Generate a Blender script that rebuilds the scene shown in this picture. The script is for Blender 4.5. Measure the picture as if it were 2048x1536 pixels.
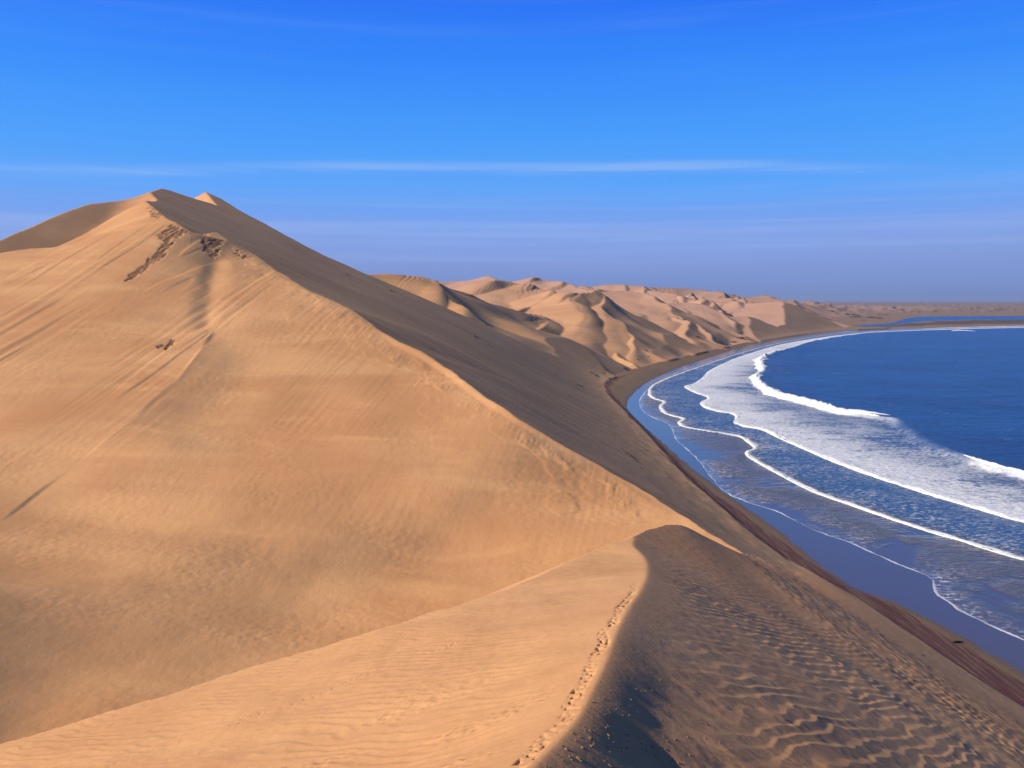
import bpy, math, random
import numpy as np

# ------------------------------------------------------------------ clear
for o in list(bpy.data.objects):
    bpy.data.objects.remove(o, do_unlink=True)
scene = bpy.context.scene
COL = scene.collection
random.seed(7)
rng = np.random.default_rng(7)
R = math.radians

# ------------------------------------------------------------------ camera
F_PX, CX, CY = 1607.0, 1024.0, 768.0        # focal length in pixels of a 2048 wide frame
CAM_H = 60.0
PITCH = R(5.97)
cam_d = bpy.data.cameras.new('camera')
cam = bpy.data.objects.new('camera', cam_d)
COL.objects.link(cam)
cam.location = (0, 0, CAM_H)
cam.rotation_euler = (math.pi / 2 - PITCH, 0, 0)
cam_d.sensor_width = 36.0
cam_d.lens = 36.0 * F_PX / 2048.0
cam_d.clip_start = 0.2
cam_d.clip_end = 60000
scene.camera = cam

# ------------------------------------------------------------------ sky, sun, exposure
SUN_EL = R(34.3)
SUN_DIR = np.array([-0.95, -0.17, 0.0])
SUN_DIR = SUN_DIR / np.linalg.norm(SUN_DIR) * math.cos(SUN_EL)
SUN_DIR[2] = math.sin(SUN_EL)
sun_d = bpy.data.lights.new('sun', 'SUN')
sun_d.energy = 4.8
sun_d.angle = R(0.53)
sun_d.color = (1.0, 0.86, 0.66)
sun = bpy.data.objects.new('sun', sun_d)
COL.objects.link(sun)
sun.location = (-60, -20, 200)
from mathutils import Vector
sun.rotation_euler = Vector(SUN_DIR.tolist()).to_track_quat('Z', 'Y').to_euler()

EXPOSURE = 0.35
world = bpy.data.worlds.new('World')
scene.world = world
world.use_nodes = True


def s2l(c):
    """sRGB 0-255 to linear"""
    return tuple((v / 255 / 12.92) if v / 255 <= 0.04045 else ((v / 255 + 0.055) / 1.055) ** 2.4 for v in c)


class NT:
    """small helper to write node trees"""
    def __init__(s, tree):
        s.t = tree
        s.n = tree.nodes
        s.l = tree.links

    def new(s, kind, **kw):
        nd = s.n.new(kind)
        for k, v in kw.items():
            setattr(nd, k, v)
        return nd

    def put(s, sock, v):
        if v is None:
            return
        if isinstance(v, bpy.types.NodeSocket):
            s.l.new(v, sock)
        elif isinstance(v, (tuple, list)) and len(v) == 3 and sock.type == 'RGBA':
            sock.default_value = (*v, 1)
        else:
            sock.default_value = v

    def math(s, op, a, b=None, c=None, clamp=False):
        nd = s.new('ShaderNodeMath', operation=op)
        nd.use_clamp = clamp
        s.put(nd.inputs[0], a)
        s.put(nd.inputs[1], b)
        s.put(nd.inputs[2], c)
        return nd.outputs[0]

    def mix(s, f, a, b, blend='MIX'):
        nd = s.new('ShaderNodeMix', data_type='RGBA', blend_type=blend)
        s.put(nd.inputs[0], f)
        s.put(nd.inputs[6], a)
        s.put(nd.inputs[7], b)
        return nd.outputs[2]

    def ramp(s, f, stops, interp='LINEAR'):
        nd = s.new('ShaderNodeValToRGB')
        cr = nd.color_ramp
        cr.interpolation = interp
        while len(cr.elements) > 1:
            cr.elements.remove(cr.elements[-1])
        for i, (p, c) in enumerate(stops):
            e = cr.elements[0] if i == 0 else cr.elements.new(p)
            e.position = p
            if not isinstance(c, (tuple, list)):
                c = (c, c, c)
            e.color = (*c, 1)
        s.put(nd.inputs[0], f)
        return nd.outputs[0]

    def smooth(s, v, a, b):
        nd = s.new('ShaderNodeMapRange', interpolation_type='SMOOTHSTEP')
        s.put(nd.inputs[0], v)
        nd.inputs[1].default_value = a
        nd.inputs[2].default_value = b
        return nd.outputs[0]

    def noise(s, vec, scale=1.0, detail=3.0, rough=0.5, dist=0.0):
        nd = s.new('ShaderNodeTexNoise')
        s.put(nd.inputs['Vector'], vec)
        nd.inputs['Scale'].default_value = scale
        nd.inputs['Detail'].default_value = detail
        nd.inputs['Roughness'].default_value = rough
        nd.inputs['Distortion'].default_value = dist
        return nd.outputs[0]

    def scaled(s, vec, sc, rot=(0, 0, 0)):
        nd = s.new('ShaderNodeMapping')
        s.put(nd.inputs[0], vec)
        nd.inputs['Scale'].default_value = sc
        nd.inputs['Rotation'].default_value = rot
        return nd.outputs[0]

    def attr(s, name):
        nd = s.new('ShaderNodeAttribute', attribute_name=name)
        return nd.outputs['Fac']


def build_sky():
    t = NT(world.node_tree)
    t.n.clear()
    tc = t.new('ShaderNodeTexCoord')
    nrm = t.new('ShaderNodeVectorMath', operation='NORMALIZE')
    t.put(nrm.inputs[0], tc.outputs['Generated'])
    sep = t.new('ShaderNodeSeparateXYZ')
    t.put(sep.inputs[0], nrm.outputs[0])
    z = sep.outputs[2]
    sky = t.new('ShaderNodeTexSky', sky_type='NISHITA')
    sky.sun_disc = False
    sky.sun_elevation = SUN_EL
    sky.sun_rotation = math.atan2(SUN_DIR[0], SUN_DIR[1])
    sky.altitude = 60
    sky.air_density = 1.0
    sky.dust_density = 0.6
    sky.ozone_density = 3.0
    # elevation colours of this clear polarised blue sky
    wv = t.noise(t.scaled(nrm.outputs[0], (2.2, 2.2, 26)), 1.0, 4, 0.55)
    zz = t.math('ADD', z, t.math('MULTIPLY', t.math('SUBTRACT', wv, 0.5), 0.035))
    zs = t.math('MULTIPLY', zz, 1.0, clamp=True)
    col = t.ramp(zs, [
        (0.000, s2l((112, 138, 200))),
        (0.018, s2l((118, 144, 208))),
        (0.050, s2l((130, 157, 224))),
        (0.085, s2l((126, 162, 238))),
        (0.130, s2l((92, 166, 254))),
        (0.180, s2l((72, 160, 255))),
        (0.260, s2l((50, 140, 255))),
        (0.335, s2l((38, 116, 250))),
        (0.500, s2l((36, 80, 166))),
        (0.750, s2l((38, 62, 104))),
        (1.000, s2l((38, 56, 86)))])
    # thin high cirrus, streaked level
    st = t.noise(t.scaled(nrm.outputs[0], (1.6, 1.6, 60)), 1.0, 6, 0.6, 0.3)
    band = t.noise(t.scaled(nrm.outputs[0], (2.6, 2.6, 0.5)), 1.0, 2, 0.5)
    # one long streak, straight across the sky at height: constant z over y
    zc = t.math('DIVIDE', z, t.math('MAXIMUM', sep.outputs[1], 0.3))
    zc = t.math('ADD', zc, t.math('MULTIPLY', t.math('SUBTRACT', band, 0.5), 0.022))
    b1 = t.math('MULTIPLY', t.smooth(zc, 0.148, 0.160), t.math('SUBTRACT', 1.0, t.smooth(zc, 0.160, 0.172)))
    b1 = t.math('MULTIPLY', b1, t.math('SUBTRACT', 1.0, t.smooth(t.math('ABSOLUTE', t.math('ADD', sep.outputs[0], 0.06)), 0.32, 0.60)))
    f1 = t.math('MULTIPLY', b1, t.math('MULTIPLY', t.smooth(st, 0.36, 0.66), 0.55))
    b2 = t.math('MULTIPLY', t.smooth(z, 0.02, 0.09), t.math('SUBTRACT', 1.0, t.smooth(z, 0.10, 0.15)))
    f2 = t.math('MULTIPLY', b2, t.math('MULTIPLY', t.smooth(st, 0.42, 0.75), 0.35))
    b3 = t.smooth(z, 0.15, 0.4)
    f3 = t.math('MULTIPLY', b3, t.math('MULTIPLY', t.smooth(st, 0.45, 0.8), 0.10))
    f = t.math('ADD', f1, t.math('ADD', f2, f3), clamp=True)
    col = t.mix(f, col, s2l((165, 195, 246)))
    nis = t.mix(1.0, sky.outputs[0], (0.09, 0.09, 0.09), 'MULTIPLY')
    col = t.mix(0.95, nis, col)
    bg = t.new('ShaderNodeBackground')
    t.put(bg.inputs[0], col)
    bg.inputs[1].default_value = 2 ** -EXPOSURE
    out = t.new('ShaderNodeOutputWorld')
    t.l.new(bg.outputs[0], out.inputs[0])


build_sky()
scene.view_settings.view_transform = 'Standard'
scene.view_settings.look = 'None'
scene.view_settings.exposure = EXPOSURE
scene.view_settings.gamma = 1.0
scene.view_settings.use_curve_mapping = False
scene.render.engine = 'CYCLES'
scene.cycles.use_denoising = True
scene.cycles.max_bounces = 6
scene.cycles.volume_bounces = 0

# ------------------------------------------------------------------ numeric helpers
FWD = np.array([0, math.cos(PITCH), -math.sin(PITCH)])
UP = np.array([0, math.sin(PITCH), math.cos(PITCH)])
RGT = np.array([1.0, 0, 0])
CAM = np.array([0, 0, CAM_H])


def ray(px, py):
    d = FWD + (px - CX) / F_PX * RGT - (py - CY) / F_PX * UP
    return d / d[1]


def at(px, py, D):
    return CAM + ray(px, py) * D


def at_z(px, py, z):
    d = ray(px, py)
    return CAM + d * ((z - CAM_H) / d[2])


def spline(pts, n=12):
    """Catmull-Rom through points of any dimension"""
    P = np.array(pts, float)
    P = np.vstack([2 * P[0] - P[1], P, 2 * P[-1] - P[-2]])
    out = []
    for i in range(1, len(P) - 2):
        p0, p1, p2, p3 = P[i - 1:i + 3]
        for k in range(n):
            t = k / n
            out.append(0.5 * (2 * p1 + (p2 - p0) * t + (2 * p0 - 5 * p1 + 4 * p2 - p3) * t * t + (3 * p1 - p0 - 3 * p2 + p3) * t ** 3))
    out.append(P[-2])
    return np.array(out)


def poly_dist(X, Y, P, vals=None):
    """signed distance to a polyline (left of its direction positive), and optional value at the foot point"""
    P = np.asarray(P, float)
    X = np.asarray(X, np.float32)
    Y = np.asarray(Y, np.float32)
    best = np.full(X.shape, 1e18, np.float32)
    sgn = np.ones(X.shape, np.float32)
    val = None if vals is None else np.zeros(X.shape, np.float32)
    perp = np.zeros(X.shape, np.float32)
    for i in range(len(P) - 1):
        ax, ay = P[i, 0], P[i, 1]
        dx, dy = P[i + 1, 0] - ax, P[i + 1, 1] - ay
        L2 = dx * dx + dy * dy + 1e-9
        rx = X - np.float32(ax)
        ry = Y - np.float32(ay)
        t = np.clip((rx * np.float32(dx) + ry * np.float32(dy)) * np.float32(1 / L2), 0, 1)
        ex = rx - t * np.float32(dx)
        ey = ry - t * np.float32(dy)
        d2 = ex * ex + ey * ey
        cr = (np.float32(dx) * ry - np.float32(dy) * rx) * np.float32(1 / math.sqrt(L2))
        ac = np.abs(cr)
        tie = np.abs(d2 - best) <= 1e-4 * best + 1e-6     # at a corner the squarer segment decides the side
        m = np.where(tie, ac > perp, d2 < best)
        best = np.where(m, d2, best)
        perp = np.where(m, ac, perp)
        sgn = np.where(m, np.where(cr >= 0, 1, -1).astype(np.float32), sgn)
        if vals is not None:
            val = np.where(m, np.float32(vals[i]) + t * np.float32(vals[i + 1] - vals[i]), val)
    d = np.sqrt(best) * sgn
    return d if vals is None else (d, val)


def near_poly(X, Y, P, vals, rad):
    """like poly_dist but only evaluated near the line (elsewhere a large distance)"""
    P = np.asarray(P, float)
    d = np.full(X.shape, 1e4, np.float32)
    v = np.zeros(X.shape, np.float32)
    m = (X > P[:, 0].min() - rad) & (X < P[:, 0].max() + rad) & (Y > P[:, 1].min() - rad) & (Y < P[:, 1].max() + rad)
    if m.any():
        a, b = poly_dist(X[m], Y[m], P, vals)
        d[m] = a
        v[m] = b
    return d, v


def noise2(x, y, seed=0):
    x = np.asarray(x, np.float32)
    y = np.asarray(y, np.float32)
    xi = np.floor(x)
    yi = np.floor(y)
    fx = x - xi
    fy = y - yi
    xi = xi.astype(np.int64)
    yi = yi.astype(np.int64)
    u = fx * fx * fx * (fx * (fx * 6 - 15) + 10)
    v = fy * fy * fy * (fy * (fy * 6 - 15) + 10)

    def g(ix, iy, dx, dy):
        h = (ix * 374761393 + iy * 668265263 + seed * 1442695041) & 0x7fffffff
        h = ((h ^ (h >> 13)) * 1274126177) & 0x7fffffff
        a = ((h ^ (h >> 16)) & 1023).astype(np.float32) * np.float32(2 * math.pi / 1024)
        return np.cos(a) * dx + np.sin(a) * dy

    a = g(xi, yi, fx, fy)
    b = g(xi + 1, yi, fx - 1, fy)
    c = g(xi, yi + 1, fx, fy - 1)
    d = g(xi + 1, yi + 1, fx - 1, fy - 1)
    return ((a + u * (b - a)) + v * ((c + u * (d - c)) - (a + u * (b - a)))) * 1.5


def fbm(x, y, oct=3, seed=0, gain=0.5):
    s = 0
    a = 1.0
    for i in range(oct):
        s = s + a * noise2(x * 2 ** i, y * 2 ** i, seed + i * 17)
        a *= gain
    return s


def sstep(a, b, x):
    t = np.clip((x - a) / (b - a), 0, 1)
    return t * t * (3 - 2 * t)


def smax(a, b, k):
    return 0.5 * (a + b + np.sqrt((a - b) ** 2 + k * k))


def smin(a, b, k):
    return 0.5 * (a + b - np.sqrt((a - b) ** 2 + k * k))


class TPS:
    def __init__(s, P, lam=0.0):
        P = np.array(P, float)
        s.xy = P[:, :2]
        s.sc = 100.0
        q = s.xy / s.sc
        n = len(q)
        r2 = ((q[:, None] - q[None]) ** 2).sum(-1)
        K = 0.5 * r2 * np.log(r2 + 1e-12) + lam * np.eye(n)
        A = np.zeros((n + 3, n + 3))
        A[:n, :n] = K
        A[:n, n] = 1
        A[:n, n + 1:] = q
        A[n, :n] = 1
        A[n + 1:, :n] = q.T
        s.w = np.linalg.solve(A, np.concatenate([P[:, 2], [0, 0, 0]]))
        s.q = q

    def __call__(s, X, Y):
        x = np.asarray(X, np.float64) / s.sc
        y = np.asarray(Y, np.float64) / s.sc
        n = len(s.q)
        z = s.w[n] + s.w[n + 1] * x + s.w[n + 2] * y
        for i in range(n):
            r2 = ((x - s.q[i, 0]) ** 2 + (y - s.q[i, 1]) ** 2).astype(np.float32)
            z = z + s.w[i] * (0.5 * r2 * np.log(r2 + 1e-12))
        return z.astype(np.float32)


def hit(fn, px, py, d0=8.0, d1=3000.0, n=1500):
    """first point where the ray through a pixel meets the height function"""
    D = np.geomspace(d0, d1, n)
    r = ray(px, py)
    for _ in range(2):
        X, Y, Z = r[0] * D, D, CAM_H + r[2] * D
        below = (Z - fn(X, Y)) < 0
        k = int(np.argmax(below))
        if not below.any() or k == 0:
            raise ValueError(f'no hit {px},{py}')
        D = np.linspace(D[k - 1], D[k], 60)
    d = D[-1] * 0 + 0.5 * (D[k] + D[k - 1]) if 0 < k < len(D) else D[0]
    d = 0.5 * (D[0] + D[-1])
    X, Y, Z = r[0] * D, D, CAM_H + r[2] * D
    below = (Z - fn(X, Y)) < 0
    k = int(np.argmax(below)) if below.any() else len(D) - 1
    return CAM + r * D[k]


# ------------------------------------------------------------------ the coast: shoreline, dune toe, surf lines
PX_SHORE = [(2700, 1720), (2300, 1490), (2048, 1345), (1920, 1270), (1800, 1207), (1720, 1180), (1640, 1127), (1600, 1095), (1560, 1062), (1500, 1020),
            (1450, 985), (1400, 948), (1360, 915), (1320, 880), (1280, 845), (1258, 822), (1255, 806), (1264, 790), (1290, 768),
            (1320, 752), (1360, 735), (1420, 715), (1470, 698), (1520, 685), (1580, 674), (1640, 666), (1700, 661.5), (1800, 657.5),
            (1900, 654.5), (2048, 651), (2250, 648), (2600, 645)]
SHORE = np.array([at_z(x, y, 0.0)[:2] for x, y in spline(PX_SHORE, 6)])
PX_TOE = [(2900, 1960), (2400, 1640), (2048, 1420), (1900, 1325), (1700, 1190), (1530, 1088), (1440, 1012), (1360, 940), (1300, 874), (1250, 822), (1218, 788), (1212, 772),
          (1232, 758), (1300, 735), (1400, 709), (1480, 690), (1540, 677), (1600, 668), (1660, 660), (1712, 655.5)]
TOE = [at_z(x, y, 2.0)[:2] for x, y in spline(PX_TOE, 6)]
TOE += [np.array(p) for p in [(900, 2250), (1110, 2750), (1540, 3300), (2600, 4600), (4400, 7500)]]
TOE = np.array(TOE)


def d_toe(X, Y):
    return poly_dist(X, Y, TOE)        # landward is to the left of the line going away: positive


SEA_K, SEA_K2 = 0.53, 0.43        # slope of the seaward face, low and high


def sea_profile(dt):
    dt = np.asarray(dt)
    e = np.clip(dt - 50, 0, 80)
    return (2.0 + SEA_K * np.minimum(dt, 50) + SEA_K * e + (SEA_K2 - SEA_K) * e * e / 160 + np.clip(dt - 130, 0, None) * SEA_K2
            - 4.0 * (1 - np.exp(-np.clip(dt, 0, None) / 15)))


def z_sea0(X, Y):
    return sea_profile(d_toe(np.asarray(X, float), np.asarray(Y, float)))


# ------------------------------------------------------------------ the main dune
PX_CREST = [(292, 402), (318, 425), (352, 446), (385, 466), (420, 474), (455, 480), (490, 497), (520, 517), (560, 545), (600, 570), (650, 596),
            (700, 617), (735, 640), (762, 662), (800, 684), (840, 702), (872, 722), (900, 740), (930, 762), (965, 790), (1000, 812), (1040, 838), (1090, 868),
            (1140, 897), (1200, 930), (1260, 966), (1330, 1010), (1400, 1055), (1475, 1100)]
CREST = np.array([hit(z_sea0, x, y) for x, y in PX_CREST])
_d = CREST[:, 1].copy()
for _ in range(4):
    _d[1:-1] = 0.25 * _d[:-2] + 0.5 * _d[1:-1] + 0.25 * _d[2:]
CREST = np.array([at(x, y, d) for (x, y), d in zip(PX_CREST, _d)])
CREST_DZ = np.array([c[2] - float(z_sea0(np.array([c[0]]), np.array([c[1]]))[0]) for c in CREST])
PX_EDGE = [(322, 376), (345, 382), (385, 396), (415, 404), (445, 414), (500, 444), (565, 479)]
EDGE = np.array([hit(z_sea0, x, y) for x, y in PX_EDGE])
_A = np.stack([CREST[4:, 1], np.ones(len(CREST) - 4)], 1)
_gy, _c = np.linalg.lstsq(_A, CREST[4:, 2] + 0.03 * CREST[4:, 0], rcond=None)[0]
lit_plane = lambda X, Y: _gy * np.asarray(Y) + _c - 0.03 * np.asarray(X)
ctrl = [p for p in CREST[::1]]
for x, y in [(-500, 640), (-300, 560), (0, 600), (0, 850), (-300, 900), (300, 700), (300, 900), (600, 800), (600, 950), (150, 1000), (150, 750), (450, 620), (850, 880), (900, 1000)]:
    ctrl.append(hit(lit_plane, x, y))
PX_EDGE2 = [(-500, 680), (-200, 575), (0, 506), (60, 498), (113, 494), (219, 444), (270, 414)]
EDGE2 = np.array([hit(lit_plane, x, y) for x, y in PX_EDGE2] + [CREST[0]])
ctrl += [p for p in EDGE2[:-1]]
for x, y, z in [(-300, 1480, 13), (0, 1470, 6.5), (200, 1410, 5.5), (400, 1340, 4), (600, 1260, 3), (900, 1190, 4), (1100, 1130, 6), 
                (-200, 1180, 14), (0, 1150, 11), (300, 1140, 9), (600, 1110, 8), (900, 1085, 7.5), (0, 1300, 8.5), (300, 1250, 6), (600, 1180, 5)]:
    ctrl.append(at_z(x, y, z))
ctrl += [e for e in EDGE[:2]]
LIT = TPS(ctrl, 1e-5)
# soft hollow behind the lit face, up to the left skyline
# soft hollow behind the lit face, up to the left skyline: it turns away from the sun
_h = at(113, 503, EDGE2[4][1] + 22)
HOLLOW = lambda X, Y: (_h[2] - 0.35 * (np.asarray(X) - _h[0]) + 0.345 * (np.asarray(Y) - _h[1]))
SKY3 = np.array([hit(HOLLOW, x, y, d0=150) for x, y in [(-300, 620), (0, 480), (50, 458), (100, 436), (140, 420), (180, 407), (230, 402), (275, 397), (300, 384)]] + [EDGE[0]])
CUT2 = np.vstack([EDGE2, [CREST[0] + np.array([-8, 40, 25])], [EDGE[0] + np.array([-4, 8, 20])], [EDGE[0] + np.array([0, 700, 250])]])
CAPK = np.vstack([SKY3[:-1], EDGE, [EDGE[-1] + np.array([60, 10, -25]), EDGE[-1] + np.array([200, 10, -80])]])

# ------------------------------------------------------------------ second peak behind
PX_B = [(411, 383), (440, 396), (480, 421), (520, 442), (560, 464), (600, 486), (650, 512), (700, 533), (740, 552), (790, 576), (830, 594), (870, 612), (900, 626), (950, 648), (1000, 670),
        (1050, 689), (1100, 707), (1140, 721), (1165, 730), (1200, 752)]
BPTS = []
for x, y in PX_B:
    try:
        BPTS.append(hit(z_sea0, x, y, d0=250))
    except ValueError:
        BPTS.append(at(x, y, 620))
BPTS = np.array(BPTS)
CAPB = np.vstack([BPTS[0] + np.array([-260, 60, -110]), BPTS[0] + np.array([-30, 6, -17]), BPTS])

# ------------------------------------------------------------------ foreground dune
fs0 = lambda X, Y: 52.3 - 0.487 * np.asarray(X) - 0.147 * np.asarray(Y)
PX_F = [(1000, 1600), (1060, 1536), (1105, 1490), (1150, 1440), (1185, 1375), (1212, 1320), (1232, 1265), (1255, 1220), (1278, 1185), (1292, 1155), (1295, 1130), (1284, 1108), (1270, 1095), (1266, 1082)]
FCR = np.array([hit(fs0, x, y, d0=5) for x, y in PX_F])
FCR = np.vstack([[FCR[0] + np.array([-1.5, -16, 4.0])], FCR])
fl0 = lambda X, Y: 50.5 + 0.25 * np.asarray(X) - 0.2 * np.asarray(Y)
GPT = [hit(fl0, x, y, d0=5) for x, y in [(-900, 1740), (-400, 1600), (0, 1487), (200, 1430), (350, 1385), (500, 1335), (650, 1290), (800, 1245)]]
GPT += [at(x, y, D) for x, y, D in [(900, 1215, 57), (1000, 1183, 63), (1080, 1150, 70), (1130, 1126, 77), (1200, 1095, 87), (1268, 1071, 98),
                                     (1290, 1060, 106), (1330, 1050, 116), (1365, 1052, 122), (1400, 1067, 130), (1440, 1088, 140), (1475, 1103, 150), (1520, 1128, 156), (1600, 1180, 160)]]
GPT = np.array(GPT)
TRAIL = np.array([hit(fl0, x, y, d0=5) for x, y in [(330, 1515), (400, 1482), (470, 1450), (560, 1415), (660, 1380), (740, 1350), (830, 1318), (930, 1275)]])
FLC = [p for p in FCR] + [p for p in GPT[:14]]
FLC += [hit(fl0, x, y, d0=5) for x, y in [(100, 1536), (500, 1450), (400, 1600), (800, 1400), (800, 1536)]]
FL = TPS(FLC, 3e-5)
FSC = [p for p in FCR] + [p for p in GPT[13:20]] + [hit(fs0, x, y, d0=5) for x, y in [(1400, 1536), (1700, 1536), (2048, 1536), (1600, 1400), (1500, 1300), (1450, 1420), (1300, 1480), (1750, 1400), (2400, 1900), (1900, 1480)]]
FSC += [np.array([p[0], p[1], 2.2]) for p in TOE[14:44:5]]
FS = TPS(FSC, 3e-5)

# ------------------------------------------------------------------ far ridges: crest points (pixel, distance), slope on the left, slope on the right
FAR_RIDGES = [
    ([(700, 552, 640), (760, 547, 660), (815, 550, 675), (858, 555, 680), (880, 575, 655), (897, 600, 635), (945, 616, 615), (1000, 645, 600)], .30, .60),
    ([(858, 555, 682), (900, 575, 730), (945, 590, 760), (1010, 613, 790), (1074, 637, 800)], .30, .60),
    ([(893, 612, 690), (940, 617, 690), (990, 632, 690), (1000, 650, 680), (1030, 672, 655), (1060, 695, 630)], .28, .60),
    ([(1000, 618, 800), (1074, 637, 's120'), (1091, 664, 's85'), (1128, 688, 's45'), (1163, 722, 's6')], .28, .60),
    ([(985, 640, 's120'), (1020, 668, 's70'), (1050, 686, 's30'), (1075, 700, 's4')], .28, .60),
    ([(1060, 596, 960), (1110, 590, 960), (1160, 588, 940), (1183, 586, 's40'), (1210, 609, 's12'), (1245, 643, 's8'), (1269, 667, 's5'), (1278, 690, 's2')], .28, .60),
    ([(1130, 665, 's110'), (1197, 690, 's60'), (1245, 703, 's30'), (1266, 724, 's4')], .3, .60),
    ([(1310, 618, 's150'), (1345, 630, 's90'), (1372, 650, 's40'), (1388, 668, 's5')], .28, .60),
    ([(900, 562, 1500), (930, 560, 1500), (972, 552, 1500), (988, 553, 1490), (1005, 562, 1450)], .25, .60),
    ([(1030, 564, 1650), (1065, 559, 1650), (1100, 560, 1650), (1140, 566, 1600), (1175, 585, 1500)], .25, .62),
    ([(880, 590, 1000), (940, 578, 1020), (1010, 572, 1040), (1065, 574, 1050), (1100, 590, 1020), (1130, 606, 980)], .25, .62),
    ([(1180, 572, 1900), (1230, 568, 1900), (1290, 573, 1850), (1340, 590, 1700), (1362, 600, 1650)], .25, .62),
    ([(1200, 582, 1300), (1260, 582, 1300), (1310, 596, 1250), (1340, 612, 1200), (1360, 628, 1150), (1375, 655, 1080)], .25, .60),
    ([(1330, 606, 1400), (1400, 606, 1400), (1440, 620, 1350), (1460, 637, 1280)], .22, .62),
    ([(1290, 640, 1150), (1340, 632, 1150), (1400, 655, 1080), (1428, 672, 1030)], .25, .62),
    ([(1290, 573, 2300), (1380, 577, 2300), (1420, 584, 2200), (1470, 600, 2000), (1500, 612, 1900)], .2, .6),
    ([(1440, 584, 2700), (1520, 590, 2600), (1570, 600, 2400), (1600, 612, 2200)], .2, .6),
    ([(1500, 606, 1750), (1560, 602, 1700), (1611, 606, 1620), (1642, 631, 1520), (1648, 645, 1450)], .22, .62),
    ([(1430, 640, 1300), (1500, 632, 1350), (1560, 640, 1320), (1590, 655, 1290)], .2, .6),
    ([(1560, 650, 1380), (1610, 642, 1400), (1636, 655, 1360)], .2, .6),
]


def sea_dist(px, py):
    try:
        return hit(z_sea0, px, py, d0=602)[1]
    except ValueError:
        return 605.0


RIDGES = []
for pts, kl, kr in FAR_RIDGES:
    P = spline([tuple(at(x, y, (sea_dist(x, y) + float(d[1:])) if isinstance(d, str) else d)) for x, y, d in pts], 10)
    q = [P[0]]
    for p in P[1:]:
        if np.linalg.norm(p[:2] - q[-1][:2]) > 0.0035 * p[1]:
            q.append(p)
    P = np.array(q)
    RIDGES.append((P, kl, kr))

CRESCENTS = []
_r = np.random.default_rng(23)
for _k in range(230):
    D_ = 780 * (5.0 ** _r.random())
    x_ = D_ * _r.uniform(-0.14, 0.40)
    L_ = _r.uniform(22, 80) * (D_ / 1400) ** 0.5
    a_ = math.radians(_r.uniform(35, 95))
    cv = _r.uniform(-0.5, 0.5)
    n_ = 12
    tt_ = np.linspace(-1, 1, n_)
    P_ = np.stack([x_ + L_ * (tt_ * math.cos(a_) - cv * tt_ ** 2 * math.sin(a_)), D_ + L_ * (tt_ * math.sin(a_) + cv * tt_ ** 2 * math.cos(a_)), 1 - 0.75 * np.abs(tt_) ** 1.6], 1)
    CRESCENTS.append((P_, _r.uniform(3.5, 11) * (D_ / 1500) ** 0.35, 0.62))

# lagoon behind the sand spit, in ground coordinates
LAG_PX = [(1706, 650.5), (1780, 646), (1830, 634), (1950, 632), (2048, 631.5), (2400, 631), (2400, 640), (2048, 639.5), (1930, 640), (1850, 643), (1800, 648), (1740, 653)]


def fac_rot(x, y, a):
    c, s = math.cos(a), math.sin(a)
    return c * x + s * y, -s * x + c * y


def dune_noise(X, Y):
    """asymmetric transverse dunes: gentle side towards -x, steep side towards +x"""
    wx = fbm(X / 420, Y / 520, 2, 31) * 150
    wy = fbm(X / 400, Y / 480, 2, 77) * 110
    out = 0
    for lam, amp, ang, sd in ((210, 24, 0.30, 3), (105, 14, 0.70, 9), (58, 7.5, 0.05, 15)):
        u, v = fac_rot(X + wx, Y + wy, ang)
        ph = u / lam + 0.55 * noise2(u / lam * 0.5, v / lam * 0.35, sd)
        fr = ph - np.floor(ph)
        tri = np.where(fr < 0.74, (fr / 0.74) ** 1.25, (1 - fr) / 0.26)
        out = out + amp * tri * (0.55 + 0.6 * np.clip(noise2(X / lam * 0.4, Y / lam * 0.4, sd + 5) + 0.5, 0, 1.2))
    return out


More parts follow.
